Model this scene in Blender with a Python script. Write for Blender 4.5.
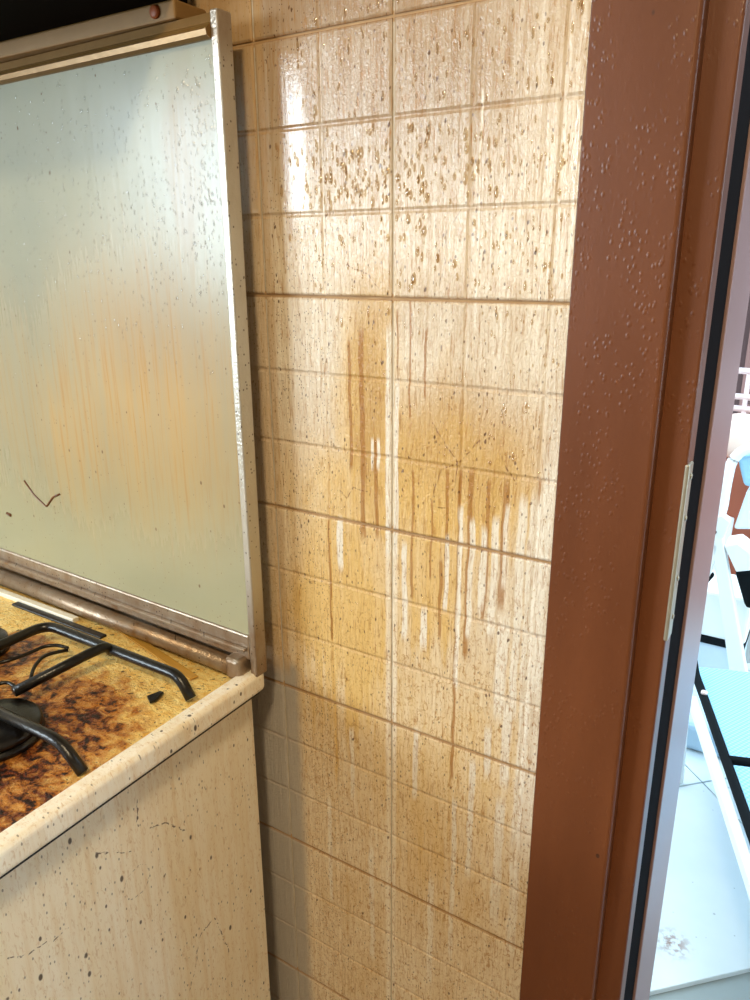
import bpy, bmesh, math, random
from mathutils import Vector, Matrix
random.seed(7)
sc = bpy.context.scene
for o in list(bpy.data.objects): bpy.data.objects.remove(o)
C = sc.collection

# ---------------------------------------------------------------- camera
F_PX, PITCH, YAW, ROLL = 754.15, 0.312304, 0.560323, -0.004925
CAM = Vector((0.36407, -0.61101, 1.34))
_fw = Vector((-math.sin(YAW)*math.cos(PITCH), math.cos(YAW)*math.cos(PITCH), -math.sin(PITCH)))
_rt = Vector((math.cos(YAW), math.sin(YAW), 0)); _up = _rt.cross(_fw)
RT = _rt*math.cos(ROLL)+_up*math.sin(ROLL); UP = -_rt*math.sin(ROLL)+_up*math.cos(ROLL)
cd = bpy.data.cameras.new('camera'); cam = bpy.data.objects.new('camera', cd); C.objects.link(cam)
cd.sensor_fit = 'VERTICAL'; cd.sensor_height = 36; cd.lens = F_PX/1000*36
cd.clip_start = 0.01
cam.matrix_world = Matrix(((RT.x, UP.x, -_fw.x, CAM.x), (RT.y, UP.y, -_fw.y, CAM.y), (RT.z, UP.z, -_fw.z, CAM.z), (0, 0, 0, 1)))
sc.camera = cam
def at(u, v, **k):
    """photo pixel -> point on the plane x=, y= or z="""
    d = RT*((u-375)/F_PX)+UP*((500-v)/F_PX)+_fw
    (a, val), = k.items(); i = 'xyz'.index(a)
    return CAM+d*((val-CAM[i])/d[i])

# ---------------------------------------------------------------- world, lights, exposure
w = bpy.data.worlds.new('sky'); sc.world = w; w.use_nodes = True
bg = w.node_tree.nodes['Background']; bg.inputs[0].default_value = (0.66, 0.86, 1.0, 1); bg.inputs[1].default_value = 2.6
def area(name, loc, rot, sx, sy, power, col):
    l = bpy.data.lights.new(name, 'AREA'); l.shape = 'RECTANGLE'; l.size = sx; l.size_y = sy; l.energy = power; l.color = col
    o = bpy.data.objects.new(name, l); C.objects.link(o); o.location = loc; o.rotation_euler = rot; return o
WIN = (-3.15, -1.35, 1.12, 2.12)       # kitchen window in the wall behind the camera: x0 x1 z0 z1
RY0 = -2.3
area('window_daylight', ((WIN[0]+WIN[1])/2, RY0-0.06, (WIN[2]+WIN[3])/2), (math.radians(90), 0, 0), WIN[1]-WIN[0], WIN[3]-WIN[2], 72, (0.80, 0.92, 1.0))
sc.view_settings.view_transform = 'Standard'; sc.view_settings.look = 'None'
sc.view_settings.gamma = 1; sc.view_settings.use_curve_mapping = False
sc.view_settings.exposure = 0.72

# ---------------------------------------------------------------- helpers
def new_obj(name, me, mat=None, parent=None, smooth=False):
    o = bpy.data.objects.new(name, me); C.objects.link(o)
    if mat and not me.materials: me.materials.append(mat)
    if parent: o.parent = parent
    if smooth:
        for p in me.polygons: p.use_smooth = True
    return o
def bm_obj(name, bm, mat=None, parent=None, smooth=False):
    bmesh.ops.recalc_face_normals(bm, faces=bm.faces)
    me = bpy.data.meshes.new(name); bm.to_mesh(me); bm.free()
    return new_obj(name, me, mat, parent, smooth)
def add_box(bm, a, b, bev=0, seg=2):
    x0, y0, z0 = a; x1, y1, z1 = b
    v = [bm.verts.new(p) for p in ((x0,y0,z0),(x1,y0,z0),(x1,y1,z0),(x0,y1,z0),(x0,y0,z1),(x1,y0,z1),(x1,y1,z1),(x0,y1,z1))]
    fs = [bm.faces.new([v[i] for i in f]) for f in ((3,2,1,0),(4,5,6,7),(0,1,5,4),(1,2,6,5),(2,3,7,6),(3,0,4,7))]
    if bev:
        es = list({e for f in fs for e in f.edges})
        bmesh.ops.bevel(bm, geom=es, offset=bev, segments=seg, affect='EDGES', profile=0.5)
def box(name, a, b, mat, parent=None, bev=0, seg=2):
    bm = bmesh.new(); add_box(bm, a, b, bev, seg); return bm_obj(name, bm, mat, parent)
def add_tube(bm, pts, r, n=8, caps=True, r_end=None):
    pts = [Vector(p) for p in pts]; rings = []
    for i, p in enumerate(pts):
        t = (pts[min(i+1, len(pts)-1)]-pts[max(i-1, 0)]).normalized()
        a = Vector((0, 0, 1)) if abs(t.z) < 0.9 else Vector((1, 0, 0))
        s = t.cross(a).normalized(); q = s.cross(t)
        rr = r if r_end is None else r+(r_end-r)*i/(len(pts)-1)
        rings.append([bm.verts.new(p+(s*math.cos(2*math.pi*k/n)+q*math.sin(2*math.pi*k/n))*rr) for k in range(n)])
    for a, b in zip(rings, rings[1:]):
        for k in range(n): bm.faces.new((a[k], a[(k+1) % n], b[(k+1) % n], b[k]))
    if caps: bm.faces.new(rings[0][::-1]); bm.faces.new(rings[-1])
def tube(name, pts, r, mat, parent=None, n=8, r_end=None):
    bm = bmesh.new(); add_tube(bm, pts, r, n, True, r_end); return bm_obj(name, bm, mat, parent, True)
def round_path(pts, r, seg=5):
    """polyline with its corners rounded"""
    pts = [Vector(p) for p in pts]; out = [pts[0]]
    for a, b, c in zip(pts, pts[1:], pts[2:]):
        d1 = (a-b); d2 = (c-b); rr = min(r, d1.length*.45, d2.length*.45)
        p, q = b+d1.normalized()*rr, b+d2.normalized()*rr
        for k in range(seg+1):
            t = k/seg; out.append(p*(1-t)**2+b*2*t*(1-t)+q*t*t)
    return out+[pts[-1]]
def prism(name, poly, axis_vec, mat, parent=None, bev=0):
    """closed polygon (3D points) extruded along a vector"""
    bm = bmesh.new(); a = [bm.verts.new(p) for p in poly]; b = [bm.verts.new(Vector(p)+Vector(axis_vec)) for p in poly]
    n = len(a); bm.faces.new(a); bm.faces.new(b[::-1])
    for i in range(n): bm.faces.new((a[i], b[i], b[(i+1) % n], a[(i+1) % n]))
    bmesh.ops.recalc_face_normals(bm, faces=bm.faces)
    if bev: bmesh.ops.bevel(bm, geom=list(bm.edges), offset=bev, segments=2, affect='EDGES', profile=.5)
    return bm_obj(name, bm, mat, parent)
def lathe(name, prof, mat, parent=None, n=28, loc=(0, 0, 0)):
    bm = bmesh.new(); rings = []
    for r, z in prof: rings.append([bm.verts.new((loc[0]+r*math.cos(2*math.pi*k/n), loc[1]+r*math.sin(2*math.pi*k/n), loc[2]+z)) for k in range(n)])
    for a, b in zip(rings, rings[1:]):
        for k in range(n): bm.faces.new((a[k], a[(k+1) % n], b[(k+1) % n], b[k]))
    bm.faces.new(rings[0][::-1]); bm.faces.new(rings[-1])
    o = bm_obj(name, bm, mat, parent, True); return o
def empty(name, loc=(0, 0, 0)):
    o = bpy.data.objects.new(name, None); C.objects.link(o); o.location = loc; o.empty_display_size = .05; return o
def tag(o, label=None, cat=None, group=None, kind=None):
    if label: o['label'] = label
    if cat: o['category'] = cat
    if group: o['group'] = group
    if kind: o['kind'] = kind
    return o
def keep(child, parent):
    child.parent = parent; child.matrix_parent_inverse = Matrix.Translation(-parent.location); return child

# ---------------------------------------------------------------- node expression helper
class X:
    nt = None
    def __init__(s, sock): s.s = sock
    def __add__(a, b): return m('ADD', a, b)
    __radd__ = __add__
    def __sub__(a, b): return m('SUBTRACT', a, b)
    def __rsub__(a, b): return m('SUBTRACT', b, a)
    def __mul__(a, b): return m('MULTIPLY', a, b)
    __rmul__ = __mul__
    def __truediv__(a, b): return m('DIVIDE', a, b)
    def __pow__(a, b): return m('POWER', a, b)
def _set(sock, v):
    if isinstance(v, X): X.nt.links.new(v.s, sock)
    else: sock.default_value = v
def m(op, *a):
    n = X.nt.nodes.new('ShaderNodeMath'); n.operation = op
    for i, v in enumerate(a): _set(n.inputs[i], v)
    return X(n.outputs[0])
def mx(a, b): return m('MAXIMUM', a, b)
def mn(a, b): return m('MINIMUM', a, b)
def ab(a): return m('ABSOLUTE', a)
def clamp(a): return mn(mx(a, 0.0), 1.0)
def ss(a, lo, hi):
    n = X.nt.nodes.new('ShaderNodeMapRange'); n.interpolation_type = 'SMOOTHSTEP'
    if lo > hi: lo, hi, inv = hi, lo, True
    else: inv = False
    _set(n.inputs['Value'], a); n.inputs['From Min'].default_value = lo; n.inputs['From Max'].default_value = hi
    n.inputs['To Min'].default_value = 1.0 if inv else 0.0; n.inputs['To Max'].default_value = 0.0 if inv else 1.0
    return X(n.outputs[0])
def vec(x, y, z):
    n = X.nt.nodes.new('ShaderNodeCombineXYZ')
    for i, v in enumerate((x, y, z)): _set(n.inputs[i], v)
    return X(n.outputs[0])
def noise(v, scale=1.0, detail=3.0, rough=.55, dist=0.0):
    n = X.nt.nodes.new('ShaderNodeTexNoise'); _set(n.inputs['Vector'], v)
    n.inputs['Scale'].default_value = scale; n.inputs['Detail'].default_value = detail
    n.inputs['Roughness'].default_value = rough; n.inputs['Distortion'].default_value = dist
    return X(n.outputs['Fac'])
def voro(v, scale=1.0, feature='F1', out='Distance', rnd=1.0):
    n = X.nt.nodes.new('ShaderNodeTexVoronoi'); n.feature = feature; _set(n.inputs['Vector'], v)
    n.inputs['Scale'].default_value = scale; n.inputs['Randomness'].default_value = rnd
    o = X(n.outputs[out])
    if out == 'Color':
        s = X.nt.nodes.new('ShaderNodeSeparateColor'); _set(s.inputs[0], o); return X(s.outputs[0]), X(n.outputs['Distance'])
    return o
def mixc(f, a, b):
    n = X.nt.nodes.new('ShaderNodeMix'); n.data_type = 'RGBA'; n.clamp_factor = True
    _set(n.inputs[0], f)
    for i, v in ((6, a), (7, b)): _set(n.inputs[i], v if isinstance(v, X) else (*v, 1))
    return X(n.outputs[2])
def pos():
    g = X.nt.nodes.new('ShaderNodeNewGeometry'); s = X.nt.nodes.new('ShaderNodeSeparateXYZ')
    X.nt.links.new(g.outputs['Position'], s.inputs[0]); return [X(s.outputs[i]) for i in range(3)]
def bump(h, strength=.5, dist=.001, nrm=None):
    n = X.nt.nodes.new('ShaderNodeBump'); n.inputs['Strength'].default_value = strength; n.inputs['Distance'].default_value = dist
    _set(n.inputs['Height'], h)
    if nrm: _set(n.inputs['Normal'], nrm)
    return X(n.outputs[0])
def new_mat(name):
    mt = bpy.data.materials.new(name); mt.use_nodes = True; X.nt = mt.node_tree
    return mt, mt.node_tree.nodes['Principled BSDF'], mt.node_tree
def srgb(r, g, b):
    f = lambda c: (c/255/12.92) if c/255 <= .04045 else ((c/255+.055)/1.055)**2.4
    return (f(r), f(g), f(b))
def simple(name, col, rough=.5, metal=0, var=.12, nscale=60, bumps=0, stretch=(1, 1, 1), coat=0):
    mt, b, nt = new_mat(name); x, y, z = pos()
    n = noise(vec(x*stretch[0], y*stretch[1], z*stretch[2]), nscale, 4)
    k = (n-.5)*(2*var)
    c = mixc(clamp(k+.5), tuple(max(0, v*(1-var*1.5)) for v in col), tuple(min(1, v*(1+var)) for v in col))
    _set(b.inputs['Base Color'], c); b.inputs['Roughness'].default_value = rough; b.inputs['Metallic'].default_value = metal
    if coat: b.inputs['Coat Weight'].default_value = coat
    if bumps: _set(b.inputs['Normal'], bump(n, bumps, .001))
    return mt
def specks(x, z, sx, sz, size, keepv, seed=0.0):
    """scattered dark flecks: 1 inside a fleck"""
    c, d = voro(vec(x*sx+seed, z*sz+seed*1.7, seed), 1.0, out='Color')
    return ss(d, size, size*.55)*ss(c, keepv, keepv+.01)
def seg_line(x, z, p, q, wd):
    """distance field of a drawn line from p to q (x, z)"""
    dx, dz = q[0]-p[0], q[1]-p[1]; L2 = dx*dx+dz*dz
    t = clamp(((x-p[0])*dx+(z-p[1])*dz)*(1/L2))
    ex = x-p[0]-t*dx; ez = z-p[1]-t*dz
    return ss(m('SQRT', ex*ex+ez*ez), wd, wd*.4)
def wz(u, v):
    p = at(u, v, y=0); return p.x, p.z
def fmax(items):
    r = None
    for i in items: r = i if r is None else mx(r, i)      # folds as the generator yields: few live values
    return r

U = 0.075                       # small square of the embossed tile
ZJ = 1.30333                    # a horizontal joint of the wall tiles
# ---------------------------------------------------------------- material: greasy wall tile
def drip(x, z, u, v0, v1, wpx, taper=.3):
    x0, z0 = wz(u, v0); x1, z1 = wz(u, v1); wd = wpx*.00072; xm = (x0+x1)/2
    t = clamp((z-z1)*(1/(z0-z1)))
    return ss(ab(x-xm)*(1/wd), 1.0, .55)*ss(z, z1-wd*1.5, z1+wd*3)*ss(z, z0+wd*2, z0-wd*2)
def tile_material():
    mt, b, nt = new_mat('greasy_tile'); x0, y0, z0 = pos()
    wob = noise(vec(0.3, x0*2.0, z0*1.0), 22, 2)-.5
    x = x0+wob*.006; z = z0
    # vertical streaks of several widths
    s1 = noise(vec(x*230, 0.0, z*9), 1, 4, .6)
    s2 = noise(vec(x*85+5, 3.0, z*5), 1, 3, .6)
    s3 = noise(vec(x*480, 7.0, z*40), 1, 3, .6)
    big = noise(vec(x*9, 1.0, z*7), 1, 3, .5, .3)
    curl = noise(vec(x*240, 5.0, z*150), 1, 4, .62, 1.6)       # crazed lower texture
    wv = noise(vec(x*24+9, 2.0, z*11), 1, 2)-.5
    def blob(u, v, ru, rv, edge=.5):
        cx, cz = wz(u, v); dx = (x+wv*.03-cx)*(1/(ru*.00085)); dz = (z+wv*.05-cz)*(1/(rv*.00105))+(s2-.5)*1.1+(s1-.5)*.5
        return ss(m('SQRT', dx*dx+dz*dz), 1.0+edge, 1.0-edge)
    upper = ss(z, 1.20, 1.42)
    lower = ss(z, 1.12, .92)
    gold = fmax([blob(440, 475, 120, 70, .6), blob(360, 500, 110, 55, .6)*.8, blob(368, 420, 42, 110, .5)*.95, blob(320, 500, 70, 60, .6)*.6, blob(430, 570, 55, 90, .5)*.75, blob(340, 600, 85, 150, .5)*.85, blob(430, 760, 110, 150, .5)*.35])
    brown = fmax([blob(368, 400, 24, 90, .6), blob(460, 440, 85, 55, .5)*.75, blob(440, 310, 70, 30, .7)*.35, blob(390, -20, 190, 95, .6)*.7, blob(290, 50, 60, 60, .6)*.5])
    # clean white gaps and brown runs below the stain; last white line is a painted highlight
    white = fmax(drip(x, z, *a) for a in ((446, 536, 612, 4), (458, 508, 690, 4.5), (470, 520, 640, 4.5), (482, 530, 615, 6), (493, 520, 640, 6), (505, 506, 590, 4), (517, 500, 720, 7), (530, 498, 690, 9), (541, 470, 700, 8),
        (372, 440, 470, 3), (378, 440, 470, 3), (404, 545, 640, 5), (423, 610, 650, 6), (389, 330, 560, 7), (396, 380, 560, 4), (340, 520, 570, 6), (500, 620, 720, 10), (520, 690, 850, 9), (505, 700, 790, 8), (487, 730, 780, 7), (470, 760, 880, 6), (452, 800, 960, 5), (497, 800, 930, 9), (430, 880, 985, 6), (512, 860, 960, 9), (415, 730, 800, 5), (352, 730, 800, 5), (330, 800, 900, 5), (372, 850, 960, 6), (478, 90, 330, 1.6), (572, 110, 290, 3)))
    runs = fmax(drip(x, z, *a) for a in ((455.5, 470, 782, 2.6), (468, 470, 660, 4.5), (486, 480, 622, 3.4), (503, 480, 612, 5.5), (535, 480, 588, 2.4), (446, 470, 600, 3), (431, 500, 580, 2), (412, 470, 600, 2.4), (362, 330, 540, 5), (350, 340, 470, 3), (376, 440, 540, 4), (410, 300, 420, 2), (425, 330, 400, 2), (330, 520, 640, 2), (397, 310, 560, 1.5), (440, 560, 640, 3)))
    rmargin = ss(x0+wv*.02, .140, .158)*ss(z, 1.24, 1.18)*ss(z, .70, .80)
    # sheltered strips beside the cooker that grease never reached; lower one also greyed with the cooker's painted shadow
    shelter_shade = ss(x0+wob*.003, -.118, -.136)*ss(z, .895, .875)
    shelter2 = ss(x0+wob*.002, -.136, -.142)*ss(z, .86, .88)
    st = clamp((s1-.42)*2.2)*.55+clamp((s2-.40)*2.0)*.5
    gr = clamp(st*(.75+.45*upper)+clamp((big-.42)*1.5)*.45+lower*clamp((curl-.45)*5)*.28)
    gr = gr*(1-.35*rmargin)
    g_gold = clamp(gold*(.66+.5*s2+.25*st)+(big-.5)*.5*ss(z, 1.3, 1.1)+.10+lower*.22)
    g_gold = g_gold*(1-.85*white)*(1-.8*rmargin)
    cream = mixc(noise(vec(x*5, 0.0, z*5), 1, 2), srgb(236, 228, 212), srgb(248, 243, 232))
    c = mixc(gr*.95, cream, srgb(182, 148, 98))
    c = mixc(g_gold*.78, c, srgb(226, 182, 84))
    c = mixc(clamp(brown*(.20+.9*s1))*.55*(1-.8*white), c, srgb(150, 100, 45))
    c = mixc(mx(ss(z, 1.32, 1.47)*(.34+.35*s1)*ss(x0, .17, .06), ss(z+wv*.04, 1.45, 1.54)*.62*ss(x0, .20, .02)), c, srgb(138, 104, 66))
    white = white*(.35+.65*ss(z, .80, 1.0))*(.6+.6*s2)
    white = mx(white, ss(ab(x0+wob*.002), .0085, .0045)*ss(z, 1.30, 1.15)*(.25+.75*s2))
    c = mixc(white*.8, c, srgb(248, 243, 230))
    c = mixc(runs*(1-white)*.72, c, srgb(160, 104, 36))
    # fine crazing and splatter
    fine = clamp((s3-.53)*7)*.75+(.30+.55*lower)*clamp((curl-.55)*10)*.85
    c = mixc(clamp(fine)*.8, c, srgb(168, 116, 52))
    fl = fmax([specks(x+s3*.004, z0+s3*.004, 260, 130, .24, .62, 2.0)*.75, specks(x+s3*.005, z0+s3*.006, 130, 62, .15, .66, 5.0), specks(x+s3*.006, z0+s3*.006, 60, 34, .09, .74, 8.0)])
    fl = fmax([fl, specks(x0, z0, 420, 330, .30, .62, 11.0)*ss(x0+wv*.03, -.04, -.09)*.9])
    c = mixc(fl*.85, c, srgb(78, 42, 16))
    # hair-like scratches drawn in the fat
    xs, zs = x0+(noise(vec(x0*60, 4.0, z0*60), 1, 2)-.5)*.006, z0+(noise(vec(x0*60, 9.0, z0*60), 1, 2)-.5)*.006
    PL = (((432, 424), (446, 445), (458, 464), (480, 440)), ((458, 464), (452, 500)), ((458, 464), (440, 470), (430, 505)), ((346, 265), (368, 275), (380, 292)), ((460, 210), (446, 232), (445, 262), (436, 295)), ((340, 490), (346, 498), (353, 488), (368, 492)), ((430, 505), (445, 508)), ((500, 455), (515, 485)), ((300, 740), (330, 760), (360, 790)))
    c = mixc(fmax(seg_line(xs, zs, wz(*p), wz(*q), .0009) for pl in PL for p, q in zip(pl, pl[1:]))*ss(s3, .42, .60)*.8, c, srgb(112, 66, 22))
    c = mixc(shelter_shade*.9, c, mixc(s2, srgb(156, 150, 143), srgb(184, 177, 168)))
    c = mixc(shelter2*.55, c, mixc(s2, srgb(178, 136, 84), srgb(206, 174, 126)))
    # dirt caught along the pressed lines and joints
    mz = m('FRACT', (z0-ZJ)*(1/U)+.5); dl = ab(mz-.5)
    mj = m('FRACT', (z0-ZJ)*(1/(3*U))+.5); dj = ab(mj-.5)*3
    c = mixc((ss(dl, .06, .015)*.3*clamp(s2*1.6)+ss(dj, .035, .018)*.55)*(.35+.8*big), c, srgb(140, 94, 44))
    _set(b.inputs['Base Color'], c)
    smooth = ss(x0+wob*.01, -.085, -.100)*ss(z, 1.36, 1.39)
    _set(b.inputs['Roughness'], clamp((.13+.26*s1+lower*.20-upper*(.07+.14*s1))*(1-.6*smooth)))
    b.inputs['Specular IOR Level'].default_value = .55
    h = noise(vec(x0*230, 0.0, z0*14), 1, 4, .65)*1.2+noise(vec(x0*330, 5.0, z0*190), 1, 3, .6, 1.2)*.7
    _set(b.inputs['Normal'], bump(h*(1-.8*ss(x0, -.085, -.100)*ss(z0, 1.36, 1.39))*(1-.5*ss(z0, 1.28, 1.36)), .85, .0020))
    return mt
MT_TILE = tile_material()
def grout_material():
    mt, b, nt = new_mat('grout'); x, y, z = pos()
    d = ab(m('FRACT', (z-ZJ)*(1/(3*U))+.5)-.5)*(3*U)
    hz = ss(d, .005, .003)
    n = noise(vec(x*40, 0.0, z*40), 1, 4)
    c = mixc(clamp((n-.35)*2), srgb(178, 166, 146), srgb(214, 206, 190))
    c = mixc(hz*.85, c, mixc(n, srgb(140, 98, 52), srgb(196, 158, 104)))
    _set(b.inputs['Base Color'], c); b.inputs['Roughness'].default_value = .7
    return mt
MT_GROUT = grout_material()

# ---------------------------------------------------------------- room shell
M_PLASTER = simple('plaster', srgb(176, 164, 146), .8, var=.05)
M_CEIL = simple('ceiling_paint', srgb(190, 182, 168), .85, var=.04)
M_KFLOOR = simple('kitchen_floor_tile', srgb(120, 100, 84), .35, var=.15, nscale=12)
RX0, RX1, RH = -3.4, 1.5, 2.6
WT = .30
JX = .2625                       # inner edge of the door frame
wall = box('wall_back', (RX0, .0024, 0), (.2, WT, RH), MT_GROUT); tag(wall, kind='structure')
tag(box('wall_back_lintel', (.2, .008, 2.12), (1.12, WT, RH), M_PLASTER), kind='structure')
tag(box('wall_back_beyond_door', (1.12, .008, 0), (RX1+.1, WT, RH), M_PLASTER), kind='structure')
tag(box('wall_left', (RX0-.1, RY0-.1, 0), (RX0, .008, RH), M_PLASTER), kind='structure')
tag(box('wall_right', (RX1, RY0-.1, 0), (RX1+.1, .008, RH), M_PLASTER), kind='structure')
bm = bmesh.new()
add_box(bm, (RX0, RY0-.1, 0), (RX1, RY0, WIN[2])); add_box(bm, (RX0, RY0-.1, WIN[3]), (RX1, RY0, RH))
add_box(bm, (RX0, RY0-.1, WIN[2]), (WIN[0], RY0, WIN[3])); add_box(bm, (WIN[1], RY0-.1, WIN[2]), (RX1, RY0, WIN[3]))
tag(bm_obj('wall_front', bm, M_PLASTER), kind='structure')
tag(box('floor', (RX0-.1, RY0-.1, -.1), (RX1+.1, .008, 0), M_KFLOOR), kind='structure')
tag(box('ceiling', (RX0-.1, RY0-.1, RH), (RX1+.1, WT, RH+.1), M_CEIL), kind='structure')
M_WHITE_FRAME = simple('white_window_paint', srgb(235, 235, 230), .4, var=.03)
win = empty('window_1', (WIN[0], RY0, WIN[2])); tag(win, kind='structure')
for a, bb in (((WIN[0], RY0-.04, WIN[2]), (WIN[1], RY0+.0, WIN[2]+.05)), ((WIN[0], RY0-.04, WIN[3]-.05), (WIN[1], RY0, WIN[3])), ((WIN[0], RY0-.04, WIN[2]+.05), (WIN[0]+.05, RY0, WIN[3]-.05)), ((WIN[1]-.05, RY0-.04, WIN[2]+.05), (WIN[1], RY0, WIN[3]-.05)), ((-2.28, RY0-.04, WIN[2]+.05), (-2.20, RY0, WIN[3]-.05))):
    keep(box('window_frame', a, bb, M_WHITE_FRAME), win)

# wall tiles: each is one ceramic tile embossed with two by three squares
def tile_mesh(xs, zs):
    """pads between the given grid lines, origin at the lower left corner, front towards -y"""
    bm = bmesh.new(); gap = .0012; top = -.0075; bev = .0022; flo = -.0066
    add_box(bm, (gap, flo, gap), (xs[-1]-gap, 0, zs[-1]-gap))
    for x0, x1 in zip(xs, xs[1:]):
        for z0, z1 in zip(zs, zs[1:]):
            a0 = max(gap, x0+.0006); a1 = min(xs[-1]-gap, x1-.0006); c0 = max(gap, z0+.0006); c1 = min(zs[-1]-gap, z1-.0006)
            o = [bm.verts.new(p) for p in ((a0, flo, c0), (a1, flo, c0), (a1, flo, c1), (a0, flo, c1))]
            t = [bm.verts.new(p) for p in ((a0+bev, top, c0+bev), (a1-bev, top, c0+bev), (a1-bev, top, c1-bev), (a0+bev, top, c1-bev))]
            bm.faces.new(t)
            for q in range(4): bm.faces.new((o[q], o[(q+1) % 4], t[(q+1) % 4], t[q]))
    bmesh.ops.recalc_face_normals(bm, faces=bm.faces)
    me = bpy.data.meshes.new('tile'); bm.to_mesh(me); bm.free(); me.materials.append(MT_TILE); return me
ZS = (0, U, 2*U, 3*U)
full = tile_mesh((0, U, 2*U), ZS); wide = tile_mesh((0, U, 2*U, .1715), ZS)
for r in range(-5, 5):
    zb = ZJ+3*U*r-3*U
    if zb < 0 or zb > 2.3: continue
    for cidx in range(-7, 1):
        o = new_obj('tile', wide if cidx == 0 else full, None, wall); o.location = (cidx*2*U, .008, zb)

# ---------------------------------------------------------------- door frame to the balcony
def wood_material():
    mt, b, nt = new_mat('brown_door_enamel'); x, y, z = pos()
    n = noise(vec(x*14, y*14, z*3), 1, 4); f = noise(vec(x*500, y*500, z*160), 1, 3)
    c = mixc(clamp((n-.3)*1.8), srgb(99, 55, 30), srgb(121, 69, 37))
    c = mixc(clamp((f-.55)*4)*.3, c, srgb(88, 46, 32))
    ch = specks(x+y, z, 45, 30, .10, .86, 3.0)
    c = mixc(ch*.8, c, srgb(50, 28, 22))
    _set(b.inputs['Base Color'], c); _set(b.inputs['Roughness'], clamp(.30+.2*n))
    dr = ss(voro(vec(x*230+y*230, 0.0, z*150), 1.0), .40, .1)*ss(noise(vec(x*25, y*25, z*14), 1, 2), .46, .60)
    _set(b.inputs['Normal'], bump(f*.35+dr*.8, .32, .0010))
    return mt
M_WOOD = wood_material()
M_GASKET = simple('black_rubber', srgb(15, 8, 8), .95, var=.2); M_GASKET.node_tree.nodes['Principled BSDF'].inputs['Specular IOR Level'].default_value = .05
M_STEEL = simple('worn_strike_steel', srgb(176, 172, 156), .4, .5, var=.25, nscale=90)
M_ALU = simple('lavender_aluminium', srgb(160, 130, 128), .38, .35, var=.06)
door = empty('door_1', (.21, 0, 0)); tag(door, kind='structure', label='brown enamelled frame of the balcony door')
DZ = 2.12
def jamb(name, prof, mat, parent=door):
    """profile in plan (x, y) raised from floor to lintel"""
    bm = bmesh.new(); lo = [bm.verts.new((p[0], p[1], 0.001)) for p in prof]; hi = [bm.verts.new((p[0], p[1], DZ)) for p in prof]; n = len(prof)
    bm.faces.new(lo); bm.faces.new(hi[::-1])
    for i in range(n): bm.faces.new((lo[i], lo[(i+1) % n], hi[(i+1) % n], hi[i]))
    return keep(bm_obj(name, bm, mat), parent)
def arc(cx, cy, r, a0, a1, n=5): return [(cx+r*math.cos(math.radians(a0+(a1-a0)*i/n)), cy+r*math.sin(math.radians(a0+(a1-a0)*i/n))) for i in range(n+1)]
jamb('casing', [(.1705, .008), (.1705, -.0145)]+arc(.1715, -.014, .001, 180, 270, 2)+arc(.2418, -.0110, .004, 270, 360)+[(.2458, .008)], M_WOOD)
jamb('jamb', [(.2, .008), (.2458, .008), (.2458, .001)]+arc(.2665, .0035, .0025, 270, 360)+[(.2690, .024), (.2, .024)], M_WOOD)
jamb('rubber_gasket', [(.2, .024), (.2675, .024), (.2675, .096), (.2, .096)], M_GASKET)
jamb('shutter_guide', [(.2, .096), (.2690, .096)]+arc(.2690, .0975, .0015, 270, 360, 3)+[(.2705, .172), (.262, .172), (.262, .30), (.2, .30)], M_ALU)
bm = bmesh.new(); add_box(bm, (.2670, -.0004, 1.030), (.2708, .0165, 1.184), .0014, 2)
plate = keep(bm_obj('strike_plate', bm, M_STEEL), door); plate['label'] = 'worn steel strike plate let into the jamb'
for zz in (1.05, 1.085, 1.138, 1.173):
    sw = keep(lathe('screw', [(.0024, 0), (.0026, .0006), (.0016, .0012)], M_STEEL, None, 10), door)
    sw.rotation_euler = (0, math.radians(90), 0); sw.matrix_parent_inverse = Matrix(); sw.location = Vector((.2708, .009, zz))-door.location
for a, bb in (((.1705, -.015, DZ), (1.20, .008, DZ+.075)), ((1.115, -.015, .001), (1.19, .008, DZ))):
    keep(box('casing', a, bb, M_WOOD), door)
keep(box('threshold', (.262, .0, -.02), (1.12, .30, .012), simple('stone_sill', srgb(196, 190, 184), .4)), door)

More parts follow.
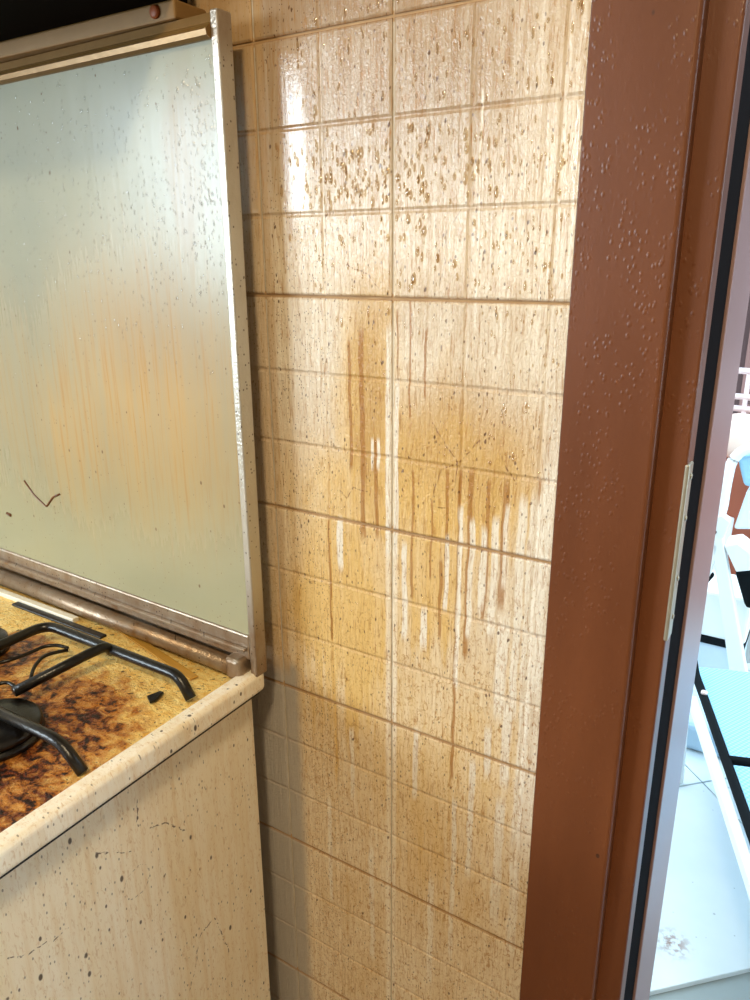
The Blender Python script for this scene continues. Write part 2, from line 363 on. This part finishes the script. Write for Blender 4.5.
# ---------------------------------------------------------------- cooker
def enamel_material(name, side):
    mt, b, nt = new_mat(name); x, y, z = pos()
    s = noise(vec(x*90, y*120, z*7), 1, 4, .6); s2 = noise(vec(x*30, y*26, z*4), 1, 3)
    g = noise(vec(x*200, y*340, z*95+x*90), 1, 4, .65, 1.2); big = noise(vec(x*6, y*7, z*6), 1, 3)
    c = mixc(clamp((s2-.35)*2), *((srgb(247, 240, 222), srgb(238, 222, 188)) if side else (srgb(250, 245, 234), srgb(240, 230, 208))))
    c = mixc(clamp((s-.48)*3)*.45, c, srgb(214, 174, 104))
    c = mixc(clamp((g-.54)*7)*.5, c, srgb(192, 148, 82))
    c = mixc(clamp((big-.45)*2)*.25, c, srgb(224, 190, 128))
    f1 = specks(y, z+x*1.7, 85, 50, .16, .76, 1.0); f2 = specks(y, z+x*1.7, 210, 110, .22, .60, 4.0); f3 = specks(y, z+x*1.7, 42, 24, .11, .78, 7.0)
    c = mixc(fmax([f1, f2*.7, f3])*.9, c, srgb(46, 28, 18))
    if side:
        ys, zs = y+(noise(vec(1.0, y*70, z*70), 1, 2)-.5)*.008, z+(noise(vec(5.0, y*70, z*70), 1, 2)-.5)*.008
        L = []
        def yz(u, v): p = at(u, v, x=-.168); return p.y, p.z
        for pl in (((8, 958), (28, 955), (46, 942)), ((54, 940), (68, 928)), ((95, 853), (135, 852)), ((215, 918), (222, 935), (230, 955)), ((212, 920), (200, 935), (194, 975), (190, 990)), ((150, 828), (165, 822), (185, 830)), ((138, 800), (137, 828))):
            for p, q in zip(pl, pl[1:]): L.append(seg_line(ys, zs, yz(*p), yz(*q), .0010))
        cy, cz = yz(137, 882); dd = m('SQRT', (ys-cy)*(ys-cy)+(zs-cz)*(zs-cz))
        L.append(ss(ab(dd-.017), .0009, .0003)*.6)
        c = mixc(fmax(L)*ss(noise(vec(3.0, y*240, z*240), 1, 2), .45, .58)*.85, c, srgb(70, 42, 22))
    _set(b.inputs['Base Color'], c); b.inputs['Roughness'].default_value = .38
    _set(b.inputs['Normal'], bump(s*.7+g*.6, .5, .0012))
    return mt
M_SIDE = enamel_material('greasy_cream_enamel', True)
M_RIM = enamel_material('greasy_rim_enamel', False)
def hob_material():
    mt, b, nt = new_mat('burnt_hob'); x, y, z = pos()
    n1 = noise(vec(x*22, y*26, 0.0), 1, 5, .6, .4); n2 = noise(vec(x*90, y*110, 3.0), 1, 4, .6, .5); n3 = noise(vec(x*260, y*300, 6.0), 1, 3)
    # charring is strongest round the burners
    def burn(cx, cy, r): return ss(m('SQRT', (x-cx)*(x-cx)+(y-cy)*(y-cy)), r, r*.35)
    br = fmax([burn(-.30, -.25, .19), burn(-.46, -.17, .10), burn(-.24, -.33, .14)])
    n4 = noise(vec(x*48, y*56, 8.0), 1, 4, .6, .8)
    c = mixc(clamp((n2-.35)*2.4), srgb(246, 220, 146), srgb(226, 170, 62))
    c = mixc(clamp((br*.75+n4*1.2-.84)*3.0)*clamp(.35+n2), c, srgb(178, 102, 16))
    c = mixc(clamp((br*.5+n4*.9+n2*.4-1.03)*6), c, srgb(104, 44, 14))
    c = mixc(clamp((br*.30+n2*.75+n4*.55-.965)*14)*.95, c, srgb(22, 10, 6))
    fl = fmax([specks(x+n3*.01, y+n3*.01, 140, 150, .24, .52, 2.0), specks(x+n2*.02, y+n2*.02, 70, 80, .22, .62, 6.0), specks(x, y, 250, 250, .26, .55, 9.0)*.8])
    c = mixc(fl*.85, c, srgb(48, 22, 10))
    _set(b.inputs['Base Color'], c); _set(b.inputs['Roughness'], clamp(.12+.45*n2))
    _set(b.inputs['Normal'], bump(n2*.8+n3*.5+n1, .8, .004))
    return mt
M_HOB = hob_material()
M_CHAR = simple('charred_iron', srgb(13, 9, 8), .30, var=.5, nscale=160, bumps=.6)
def steel_material():
    mt, b, nt = new_mat('greasy_lid_steel'); x, y, z = pos()
    n = noise(vec(x*60, y*60, z*30), 1, 4); f = noise(vec(x*400, y*400, z*400), 1, 3)
    low = ss(z, 1.02, .90); hi = ss(z, 1.50, 1.53)
    c = mixc(n, srgb(176, 170, 156), srgb(214, 212, 204))
    c = mixc(clamp(low*.75+hi*.5+(n-.5)), c, srgb(128, 94, 56))
    c = mixc(specks(x+y, z, 190, 190, .25, .60, 2.0)*.8, c, srgb(60, 40, 24))
    _set(b.inputs['Base Color'], c); b.inputs['Metallic'].default_value = .6; _set(b.inputs['Roughness'], clamp(.22+.25*n))
    _set(b.inputs['Normal'], bump(f+n, .4, .0015)); return mt
M_LID = steel_material()
M_RAIL = simple('brown_greasy_rail', srgb(136, 104, 58), .35, .35, var=.25, nscale=60, bumps=.4)
CX0, CX1, CY0, CY1 = -.768, -.168, -.62, -.036
cooker = empty('gas_cooker', ((CX0+CX1)/2, (CY0+CY1)/2, 0))
tag(cooker, 'cream enamelled gas cooker with raised glass lid and burnt greasy hob', 'cooker')
K = lambda o: keep(o, cooker)
K(box('side_panel', (CX1-.012, CY0, .06), (CX1, CY1, .859), M_SIDE, None, .0015))
K(box('body', (CX0, CY0, .06), (CX1-.012, CY1, .859), M_RIM))
K(box('plinth', (CX0+.03, CY0+.03, .0), (CX1-.03, CY1-.02, .06), M_CHAR))
K(box('hob_top', (CX0+.0, CY0, .861), (-.166, CY1-.001, .8785), M_HOB))
K(box('seam_shadow', (-.19, CY0, .8588), (-.1560, CY1, .8632), M_CHAR))  # dark strip standing in for the rim's shadow along the seam
K(box('hob_rim', (-.1725, CY0-.012, .8630), (-.150, -.030, .8895), M_RIM, None, .0062, 4))
K(box('hob_rim', (CX0-.018, CY0-.012, .8630), (CX0+.015, -.030, .8895), M_RIM, None, .0062, 4))
K(box('hob_rim', (CX0+.015, CY0-.012, .8630), (-.1725, CY0+.02, .8895), M_RIM, None, .0062, 4))
# long vent slot at the back of the hob
ven = K(box('vent_slot', (-.575, -.0700, .8780), (-.388, -.0600, .8815), M_CHAR, None, .001))
K(box('vent_lip', (-.68, -.0600, .8780), (-.455, -.0500, .8850), simple('pale_vent_lip', srgb(238, 232, 214), .35), None, .0015))
# burners
def burner(cx, cy, r, zc=.8785):
    bs = lathe('burner_base', [(r*1.02, 0), (r*1.02, .006), (r*.8, .009)], M_CHAR, None, 28, (cx, cy, zc)); K(bs)
    cp = lathe('burner_cap', [(r*.90, .008), (r, .010), (r*1.0, .015), (r*.93, .018), (r*.5, .0195), (.001, .020)], M_CHAR, None, 32, (cx, cy, zc)); K(cp)
burner(-.310, -.262, .046); burner(-.492, -.170, .036)
# lid: steel frame round a glass pane
LX0, LX1, LZ0, LZ1, LY0, LY1 = -.775, -.1495, .886, 1.546, -.046, -.028
bm = bmesh.new()
add_box(bm, (LX1-.0095, LY0, LZ0), (LX1, LY1, LZ1), .0015)
lid = K(bm_obj('lid_frame', bm, M_LID))
_p = Vector((LX1, LY0, 0)); lid.matrix_basis = Matrix.Translation(_p)@Matrix.Rotation(math.radians(-1.7), 4, 'Z')@Matrix.Translation(-_p)
def lp(o): o.parent = lid; o.matrix_parent_inverse = Matrix.Translation(-lid.matrix_parent_inverse.translation-cooker.location); o.matrix_parent_inverse = Matrix(); return o
lp(box('stile', (LX0, LY0, LZ0), (LX0+.0095, LY1, LZ1), M_LID, None, .0015))
lp(prism('top_rail', [(LX0+.0095, yy, zz) for yy, zz in ((-.046, 1.5235), (-.051, 1.5255), (-.052, 1.530), (-.047, 1.5345), (-.041, 1.538), (-.040, 1.5455), (-.028, 1.5455), (-.028, 1.5235))], (LX1-LX0-.019, 0, 0), M_RAIL))
lp(box('bottom_rail', (LX0+.0095, LY0, .905), (LX1-.0095, LY1, .936), M_LID, None, .002, 2))
lp(tube('hinge_tube', [(LX0+.01, -.051, .8935), (-.185, -.051, .8935)], .0105, M_LID, None, 14))
lp(box('rail_ledge', (LX0+.0095, LY0-.006, .9165), (LX1-.012, LY0, .9205), M_LID, None, .001, 1))
lp(box('hinge_block', (-.186, -.060, .8815), (-.163, -.034, .909), M_LID, None, .005, 3))
def glass_material():
    mt, b, nt = new_mat('greasy_lid_glass'); x, y, z = pos()
    def gz(u, v): p = at(u, v, y=-.044); return p.x, p.z
    s1 = noise(vec(x*170, 0.0, z*7), 1, 4, .6); s2 = noise(vec(x*55, 2.0, z*4), 1, 3); big = noise(vec(x*7, 1.0, z*6), 1, 3)
    wv = noise(vec(x*18, 6.0, z*8), 1, 2)-.5
    def blob(u, v, rx, rz, e=.9):
        cx, cz = gz(u, v); dx = (x+wv*.05-cx)*(1/rx); dz = (z+wv*.07-cz)*(1/rz); return ss(m('SQRT', dx*dx+dz*dz), 1+e, 1-e)
    y1 = fmax([blob(140, 400, .16, .13), blob(70, 430, .10, .10)*.9, blob(200, 380, .09, .10)*.7, blob(0, 400, .12, .12)*.5])
    br = fmax([blob(182, 170, .022, .075, .5), blob(190, 120, .03, .03, .6)*.7, blob(140, 330, .10, .05)*.5])
    c = mixc(big, srgb(148, 154, 142), srgb(172, 172, 149))
    c = mixc(clamp(ss(z, 1.15, .98))*.35, c, srgb(206, 198, 148))
    c = mixc(clamp(y1*(.25+s2*.7+clamp((s1-.45)*3)*.5))*.85, c, srgb(206, 160, 74))
    c = mixc(clamp(y1*clamp((s1-.53)*6))*.55, c, srgb(170, 120, 52))
    c = mixc(clamp(br*(.3+s1))*.6, c, srgb(152, 118, 62))
    fl = fmax([specks(x, z, 130, 90, .15, .86, 3.0), specks(x, z, 60, 40, .11, .86, 6.0), specks(x, z, 260, 200, .2, .85, 9.0)*.7])
    c = mixc(fl*.75, c, srgb(96, 60, 24))
    _set(b.inputs['Base Color'], c); _set(b.inputs['Roughness'], clamp(.14+.16*s1+y1*.2))
    b.inputs['Specular IOR Level'].default_value = .5
    _set(b.inputs['Normal'], bump(s1*.5+s2*.4, .18, .001))
    tr = nt.nodes.new('ShaderNodeBsdfTransparent'); tr.inputs[0].default_value = (.9, .95, .9, 1)
    mxs = nt.nodes.new('ShaderNodeMixShader'); _set(mxs.inputs[0], clamp(.20-y1*.12))
    nt.links.new(b.outputs[0], mxs.inputs[1]); nt.links.new(tr.outputs[0], mxs.inputs[2])
    nt.links.new(mxs.outputs[0], nt.nodes['Material Output'].inputs[0]); return mt
M_GLASS = glass_material()
lp(box('glass_pane', (LX0+.0085, -.0435, .934), (LX1-.0085, -.0395, 1.529), M_GLASS))
# droplets on the glass, uncountable
def drops(name, pts, mat, yface):
    bm = bmesh.new()
    for (x, z, rx, rz, h) in pts:
        top = bm.verts.new((x, yface-h, z-rz*.15)); n = 8; r1 = []; r2 = []
        for k in range(n):
            a = 2*math.pi*k/n; cx_, cz_ = math.cos(a), math.sin(a); tail = 1.35 if cz_ > .5 else 1
            r1.append(bm.verts.new((x+cx_*rx, yface+.0002, z+cz_*rz*tail))); r2.append(bm.verts.new((x+cx_*rx*.66, yface-h*.75, z-rz*.08+cz_*rz*.66)))
        for k in range(n):
            bm.faces.new((r1[k], r1[(k+1) % n], r2[(k+1) % n], r2[k])); bm.faces.new((r2[k], r2[(k+1) % n], top))
    return bm_obj(name, bm, mat, None, True)
def wet_mat(name, tint, fac, rough):
    """thin liquid: tinted see-through body under a glossy skin"""
    mt, b, nt = new_mat(name); x, y, z = pos(); nt.nodes.remove(b)
    t = nt.nodes.new('ShaderNodeBsdfTransparent'); g_ = nt.nodes.new('ShaderNodeBsdfGlossy'); g_.inputs['Roughness'].default_value = rough
    _set(t.inputs[0], mixc(noise(vec(x*90, y*90, z*90), 1, 2), tuple(v*.93 for v in tint), tint))
    mm = nt.nodes.new('ShaderNodeMixShader'); mm.inputs[0].default_value = fac
    nt.links.new(t.outputs[0], mm.inputs[1]); nt.links.new(g_.outputs[0], mm.inputs[2]); nt.links.new(mm.outputs[0], nt.nodes['Material Output'].inputs[0])
    return mt
M_DROP = wet_mat('clear_droplet', (.99, .99, .99), .12, .14)
pts = []
for i in range(950):
    u, v = random.uniform(-5, 245), random.triangular(40, 390, 190)
    if random.random() > (.25+.75*min(1, max(0, (u+60)/220))): continue
    p = at(u, v, y=-.044)
    if not (LX0+.012 < p.x < LX1-.012 and .94 < p.z < 1.522): continue
    r = random.uniform(.0008, .0016); pts.append((p.x, p.z, r, r*random.uniform(1.2, 2.0), r*.6))
for i in range(120):
    u, v = random.gauss(205, 14), random.gauss(150, 50); p = at(u, v, y=-.044)
    if p.x < LX1-.012 and p.z < 1.52: r = random.uniform(.0008, .0017); pts.append((p.x, p.z, r, r*2, r*.7))
d = lp(drops('water_droplets', pts, M_DROP, -.0435)); d['kind'] = 'stuff'
M_STRAND = simple('brown_grease', srgb(110, 62, 26), .3, var=.3, nscale=200)
g = lambda u, v: at(u, v, y=-.0440)
lp(tube('grease_strand', round_path([g(16, 483), g(26, 497), g(39, 509), g(46, 499), g(53, 496)], .004), .0013, M_STRAND, None, 6))
lp(tube('grease_strand', [g(-2, 516), g(2, 518)], .0022, M_STRAND, None, 6))

# loose things on the hob
grate = empty('pan_support', (-.32, -.25, .8795)); tag(grate, 'black greasy wire pan support standing over the burners', 'pan support')
G = lambda o: keep(o, grate)
zt = .9045
def gp(u, v, z=zt): return at(u, v, z=z)
yb = gp(118, 652).y; xl = gp(38, 630).x
G(tube('outer_bar', round_path([(xl-.004, -.50, .882), (xl-.004, -.47, zt), (xl-.004, yb, zt), (-.205, yb, zt), (-.187, yb-.002, .8825)], .022, 6), .0062, M_CHAR, None, 10))
a0 = gp(106, 645, zt+.006); a1 = gp(14, 692, zt-.004)
G(tube('arm', round_path([(a0.x+.004, yb+.001, zt-.004), (a0.x+.004, yb-.006, zt+.007), a0+(a1-a0)*.2, a1], .012), .0060, M_CHAR, None, 10))
b0, b1, b2 = gp(-30, 699, zt+.002), gp(60, 741, zt+.001), at(81, 768, z=.885)
G(tube('arm', round_path([b0, b1, (b2.x+.002, b2.y, .8805)], .016), .0058, M_CHAR, None, 10))
G(tube('wire_loop', round_path([gp(-4, 664, .892), gp(20, 657, .892), gp(45, 646, .893), gp(58, 645, .893), gp(68, 648, .892)], .01), .0022, M_CHAR, None, 7))
G(tube('wire_loop', round_path([gp(68, 650, .892), gp(44, 655, .893), gp(33, 668, .892), gp(30, 682, .888)], .012), .0022, M_CHAR, None, 7))
G(tube('wire_loop', round_path([gp(-4, 684, .89), gp(8, 682, .89), gp(20, 690, .888)], .012), .0022, M_CHAR, None, 7))
# wooden strip and a flake of burnt food
def flat_strip(name, p, q, wd, th, mat):
    p, q = Vector(p), Vector(q); t = (q-p).normalized(); s = Vector((-t.y, t.x, 0))*wd/2
    return prism(name, [p-s*.3, p+t*.02+s, q+s, q-s, p+t*.02-s], (0, 0, th), mat, None, .0005)
st = flat_strip('wooden_strip', gp(113, 624, .8802), gp(194, 679, .8802), .011, .0022, simple('oily_wood', srgb(196, 148, 66), .25, var=.2, nscale=40, stretch=(1, 5, 1)))
tag(st, 'thin tan wooden strip lying across the greasy hob corner', 'wooden strip')
fk = prism('burnt_flake', [gp(147, 698, .8802), gp(160, 693, .8802), gp(164, 694, .8802), gp(156, 702, .8802), gp(150, 704, .8802)], (0, 0, .003), M_CHAR, None, .0005)
tag(fk, 'black burnt flake lying alone near the cooker rim', 'food flake')

# ---------------------------------------------------------------- hood above the lid
M_FLANGE = simple('greasy_hood_steel', srgb(138, 106, 60), .45, .2, var=.25, nscale=50, bumps=.3)
M_BLACK = simple('hood_shade_black', srgb(9, 6, 6), .9, var=.3); M_BLACK.node_tree.nodes['Principled BSDF'].inputs['Specular IOR Level'].default_value = .05  # shade of the hood's dark underside put into a near-black colour
hood = empty('extractor_hood', (-.50, -.02, 1.55)); tag(hood, 'dark extractor hood with greasy metal back flange above the lid', 'hood')
keep(box('hood_body', (-.86, -.20, 1.5615), (-.2055, -.022, 1.68), M_BLACK, None, .002), hood)
keep(box('hood_flue', (-.62, -.19, 1.68), (-.40, -.02, 2.35), M_FLANGE, None, .002), hood)
fl = keep(box('back_flange', (-.86, -.042, 1.546), (-.2035, -.0005, 1.562), M_FLANGE, None, .002), hood)
pc = at(157, 11, y=-.040)
pl = lathe('plug', [(.0058, 0), (.0058, .002), (.004, .0032)], simple('rust_brown_plug', srgb(150, 78, 36), .5, var=.2), None, 18)
pl.rotation_euler = (math.radians(90), 0, 0); pl.parent = hood; pl.location = Vector((pc.x, -.042, 1.5545))-hood.location
pl['label'] = 'round rust brown plug in the flange'

# grease drops hanging on the tiles, uncountable
M_GDROP = wet_mat('grease_drop', (.90, .80, .64), .14, .10)
pts = []
def gd(u, v, lo, hi, el):
    p = at(u, v, y=0)
    if -.128 < p.x < .160 and abs(p.x) > .003:
        dz = ((p.z-ZJ)/U) % 1
        if .07 < dz < .93: r = random.uniform(lo, hi); pts.append((p.x, p.z, r, r*random.uniform(*el), r*.5))
for i in range(170): gd(random.gauss(350, 38), random.gauss(178, 32), .0010, .0024, (1.3, 2.4))
for i in range(90): gd(random.gauss(430, 40), random.gauss(180, 45), .0010, .0026, (1.3, 2.4))
for i in range(260): gd(random.uniform(285, 585), random.uniform(0, 340), .0006, .0017, (1.4, 3.5))
for i in range(160): gd(random.uniform(480, 580), random.uniform(120, 480), .0006, .0014, (1.2, 2.5))
for i in range(260): gd(random.uniform(285, 560), random.uniform(340, 800), .0005, .0010, (1.2, 2.2))
d = drops('grease_drops', pts, M_GDROP, .008-.0075); d.parent = wall; d['kind'] = 'stuff'

# ---------------------------------------------------------------- ceiling lamp of the kitchen
lampc = (.45, -1.35, RH)
cl = empty('ceiling_lamp', lampc); tag(cl, 'round opal ceiling lamp of the kitchen', 'lamp')
keep(lathe('lamp_base', [(.14, -.02), (.14, 0)], M_WHITE_FRAME, None, 28, lampc), cl)
mt, b, nt = new_mat('opal_glow'); b.inputs['Base Color'].default_value = (.9, .85, .75, 1)
b.inputs['Emission Color'].default_value = (1, .76, .48, 1); b.inputs['Emission Strength'].default_value = 5
keep(lathe('lamp_shade', [(.02, -.10), (.08, -.09), (.125, -.06), (.135, -.02)], mt, None, 28, lampc), cl)
pl_ = bpy.data.lights.new('ceiling_bulb', 'AREA'); pl_.shape = 'DISK'; pl_.size = .27; pl_.energy = 19; pl_.color = (1, .80, .50)
po = bpy.data.objects.new('ceiling_bulb', pl_); C.objects.link(po); po.location = (lampc[0], lampc[1], RH-.115)

# ---------------------------------------------------------------- balcony beyond the door
def bfloor_material():
    mt, b, nt = new_mat('balcony_tile'); x, y, z = pos()
    n = noise(vec(x*5, y*5, 0.0), 1, 4)
    c = mixc(n, srgb(196, 208, 212), srgb(222, 230, 232))
    px_, py_ = at(672, 943, z=0).x, at(672, 943, z=0).y
    rust = ss(m('SQRT', (x-px_)*(x-px_)+(y-py_)*(y-py_)), .055, .0)*ss(noise(vec(x*70, y*70, 2.0), 1, 4), .42, .62)
    c = mixc(rust*.85, c, srgb(128, 84, 62))
    c = mixc(fmax([specks(x, y, 26, 26, .10, .70, 2.0), specks(x, y, 60, 60, .12, .82, 4.0)])*.55, c, srgb(120, 130, 130))
    _set(b.inputs['Base Color'], c); b.inputs['Roughness'].default_value = .35; return mt
M_BT = bfloor_material()
bal = box('balcony_floor', (-2.6, .30, -.12), (3.2, 2.70, -.012), simple('balcony_grout', srgb(150, 160, 160), .8)); tag(bal, kind='structure')
S = .51; e1 = Vector((1, 1, 0)).normalized(); e2 = Vector((-1, 1, 0)).normalized()
o0 = Vector((0.5675, .9175, 0))          # a corner of the diagonal paving
bm = bmesh.new(); add_box(bm, (.002, .002, -.012), (S-.002, S-.002, 0), .0012, 1); bmesh.ops.recalc_face_normals(bm, faces=bm.faces)
btm = bpy.data.meshes.new('paving_tile'); bm.to_mesh(btm); bm.free(); btm.materials.append(M_BT)
for i in range(-5, 5):
    for j in range(-4, 6):
        c_ = o0+e1*S*(i+.5)+e2*S*(j+.5)
        if -1.0 < c_.x < 2.0 and .62 < c_.y < 2.3:
            o = new_obj('paving_tile', btm, None, bal); o.location = o0+e1*S*i+e2*S*j; o.rotation_euler = (0, 0, math.radians(45))

M_TERRA = simple('terracotta_render', srgb(156, 84, 60), .8, var=.08)
M_DARKBR = simple('dark_brown_shutter', srgb(70, 44, 42), .6, var=.1)
M_PINKW = simple('pinkish_white_paint', srgb(224, 204, 204), .45, var=.05)
M_WPL = simple('white_plastic', srgb(232, 236, 236), .35, var=.04)
M_BLUE = simple('pale_blue_cloth', srgb(150, 196, 222), .8, var=.08, nscale=120)
M_NAVY = simple('dark_blue_black', srgb(8, 14, 18), .8, var=.2); M_NAVY.node_tree.nodes['Principled BSDF'].inputs['Specular IOR Level'].default_value = .15
tag(box('parapet', (-2.0, 2.42, -.012), (2.6, 2.70, .60), M_TERRA), kind='structure')
# railing on the parapet
rail = empty('balcony_railing', (0.1, 2.56, .60)); tag(rail, 'pinkish white metal balcony railing on the terracotta parapet', 'railing')
for v in (371, 397, 409):
    zc = at(745, v, y=2.64).z
    keep(tube('rail_bar', [(-1.9, 2.64, zc), (2.5, 2.64, zc)], .012, M_PINKW, None, 8), rail)
ztop = at(745, 371, y=2.64).z
for k in range(-12, 17): keep(box('rail_post', (k*.15+.03, 2.631, .601), (k*.15+.046, 2.649, ztop-.01), M_PINKW), rail)
# neighbouring house with slatted shutters
nb = empty('neighbour_house', (0, 5.2, -3)); tag(nb, 'dark brown neighbouring house wall with slatted shutters beyond the railing', 'building')
keep(box('wall', (-5, 5.2, -3), (5, 5.5, 4.5), M_DARKBR), nb)
for sx in (-1.25, -.25, .75):
    f = keep(box('shutter', (sx, 5.15, -.6), (sx+.9, 5.2, 1.6), simple('shutter_frame', srgb(112, 78, 72), .6), None, .004), nb)
    bm = bmesh.new(); add_box(bm, (0, 0, 0), (.38, .02, .075)); bmesh.ops.recalc_face_normals(bm, faces=bm.faces); sm = bpy.data.meshes.new('slat'); bm.to_mesh(sm); bm.free(); sm.materials.append(M_DARKBR)
    for k in range(19):
        for h in range(2):
            s = new_obj('slat', sm, None, f); s.matrix_parent_inverse = Matrix(); s.location = Vector((sx+.05+h*.42, 5.135, -.52+k*.11)) - nb.location - f.matrix_parent_inverse.translation
            s.location = Vector((sx+.05+h*.42, 5.135, -.52+k*.11)); s.rotation_euler = (math.radians(-25), 0, 0)
# white garden armchair with a blue cushion
ch = empty('garden_armchair', (.22, 2.15, 0)); tag(ch, 'white plastic garden armchair with pale blue cushion by the parapet', 'chair')
Hc = lambda o: keep(o, ch)
YC = 2.12
def P3(u, v, y=YC): return at(u, v, y=y)
Hc(tube('arm_loop', round_path([P3(712, 530), P3(722, 512), P3(726, 485), P3(731, 462), P3(742, 450), P3(764, 446), P3(790, 452), P3(800, 520)], .06, 6), .018, M_WPL, None, 10))
Hc(prism('cushion', [P3(737, 458), P3(790, 452), P3(800, 487), P3(744, 487), P3(741, 475)], (.0, .07, 0), M_BLUE, None, .012))
Hc(prism('seat_cushion', [P3(747, 490), P3(800, 490), P3(800, 530), P3(733, 530)], (.0, .24, 0), simple('white_blue_cloth', srgb(214, 226, 234), .8), None, .012))
for (xx, yy) in ((.06, 2.15), (.06, 2.36), (.52, 2.15), (.52, 2.36)): Hc(tube('leg', [(xx, yy, 0), (xx+.01, yy, .40)], .018, M_WPL, None, 8))
# rounded pot on the parapet
pp = at(741, 448, y=2.30)
zp = at(735, 448, y=2.56).z
pot = lathe('flower_pot', [(.06, 0), (.08, .015), (.095, .06), (.095, .10), (.08, .14), (.04, .16), (.001, .165)], simple('pink_white_glaze', srgb(236, 206, 190), .5, var=.06, nscale=8), None, 24, (at(740, 440, y=2.52).x, 2.52, .60))
tag(pot, 'rounded pink white pot standing on the terracotta parapet', 'pot')
# white trestle
tr = empty('folding_trestle', (.15, 1.72, 0)); tag(tr, 'white folding trestle with splayed flat legs on the balcony', 'trestle')
T = lambda o: keep(o, tr)
YT = 1.66
def P4(u, v, y=YT): return at(u, v, y=y)
T(prism('leg', [P4(711, 540), P4(722, 536), P4(757, 735), P4(738, 735)], (0, .035, 0), M_WPL, None, .003))
T(prism('leg', [P4(711, 545), P4(719, 545), P4(700, 610), P4(680, 660), P4(672, 660), P4(694, 600)], (.0, .03, 0), M_WPL, None, .003))
T(prism('hinge_head', [P4(711, 540), P4(713, 522), P4(721, 515), P4(730, 522), P4(724, 538)], (0, .04, 0), M_WPL, None, .003))
T(prism('shelf', [P4(724, 546), P4(738, 544), P4(760, 560), P4(760, 570), P4(736, 572)], (0, .10, 0), M_WPL, None, .003))
bc = P4(714.5, 532); T(tube('bolt', [bc+Vector((0, -.006, 0)), bc+Vector((0, .01, 0))], .006, M_NAVY, None, 10))
T(prism('catch', [P4(706, 580), P4(712, 574), P4(713.5, 577), P4(708, 583)], (0, .02, 0), M_NAVY, None))
# box, bag
bx_ = empty('storage_box', (.1, 2.25, 0)); tag(bx_, 'white storage box with a dark band behind the trestle', 'box')
keep(box('box_body', (-.20, 1.86, .14), (.22, 2.06, .30), M_WPL, None, .01), bx_)
keep(box('box_band', (-.20, 1.858, .115), (.22, 2.06, .14), M_NAVY, None, .003), bx_)
keep(box('box_base', (-.195, 1.865, 0), (.215, 2.055, .115), simple('pale_blue_plastic', srgb(196, 214, 230), .5), None, .006), bx_)
bag = prism('dark_bag', [P3(734, 571, 1.72), P3(770, 568, 1.72), P3(775, 612, 1.72), P3(745, 609, 1.72)], (0, .12, 0), M_NAVY, None, .012); tag(bag, 'dark navy bag beside the white trestle legs', 'bag')
# low lounger with blue mesh panels
LZ = .30; la = Vector((.137, 1.335, LZ)); l1 = Vector((.337, -.94, 0)).normalized(); l2 = Vector((.94, .337, 0)).normalized(); LW, LL = .56, 1.5
lg = empty('sun_lounger', (.45, .9, 0)); tag(lg, 'low folding sun lounger with pale blue mesh panels and black tube frame', 'lounger')
Lk = lambda o: keep(o, lg)
def lq(s, t, z=0): v = la+l1*s+l2*t; return (v.x, v.y, LZ+z)
def mesh_material():
    mt, b, nt = new_mat('blue_mesh_fabric'); x, y, z = pos()
    a_ = m('SINE', (x*.337-y*.94)*520); c_ = m('SINE', (x*.94+y*.337)*520)
    _set(b.inputs['Base Color'], mixc(clamp(a_*c_*.5+.5), srgb(104, 170, 208), srgb(164, 212, 234))); b.inputs['Roughness'].default_value = .7; return mt
M_MESH = mesh_material()
for s0, s1 in ((.0, .385), (.415, 1.05), (1.08, 1.48)):
    Lk(prism('mesh_panel', [lq(s0, .012), lq(s1, .012), lq(s1, LW-.012), lq(s0, LW-.012)], (0, 0, -.008), M_MESH))
for t in (0, LW): Lk(tube('side_tube', round_path([lq(.03, t-.012, .05), lq(.07, t-.006, .012), lq(.12, t, 0), lq(LL, t, 0)], .03), .011, M_NAVY, None, 8))
for s_ in (.40, 1.065, LL): Lk(tube('cross_tube', [lq(s_, 0), lq(s_, LW)], .011, M_NAVY, None, 8))
for t in (-.022, LW+.022): Lk(prism('lower_rail', [lq(.14, t-.009, -.004), lq(.14, t+.009, -.004), lq(LL, t+.009, -.004), lq(LL, t-.009, -.004)], (0, 0, -.03), M_WPL, None, .003))
for t in (-.018, LW):
    for s_ in (.05, 1.3): Lk(tube('leg', [lq(s_, t, -.05), lq(s_+.05, t, -LZ+.008)], .012, M_WPL, None, 8))
bl = lq(.15, 0, .012); Lk(tube('pivot', [(bl[0], bl[1], bl[2]-.002), (bl[0], bl[1], bl[2]+.004)], .008, M_PINKW, None, 10))
# towel at the end of the lounger
tw = box('folded_towel', (-.02, 1.40, .0), (.26, 1.60, .09), simple('pale_towel', srgb(180, 206, 226), .9, var=.06), None, .02, 3); tag(tw, 'folded pale blue towel on the floor past the lounger', 'towel')
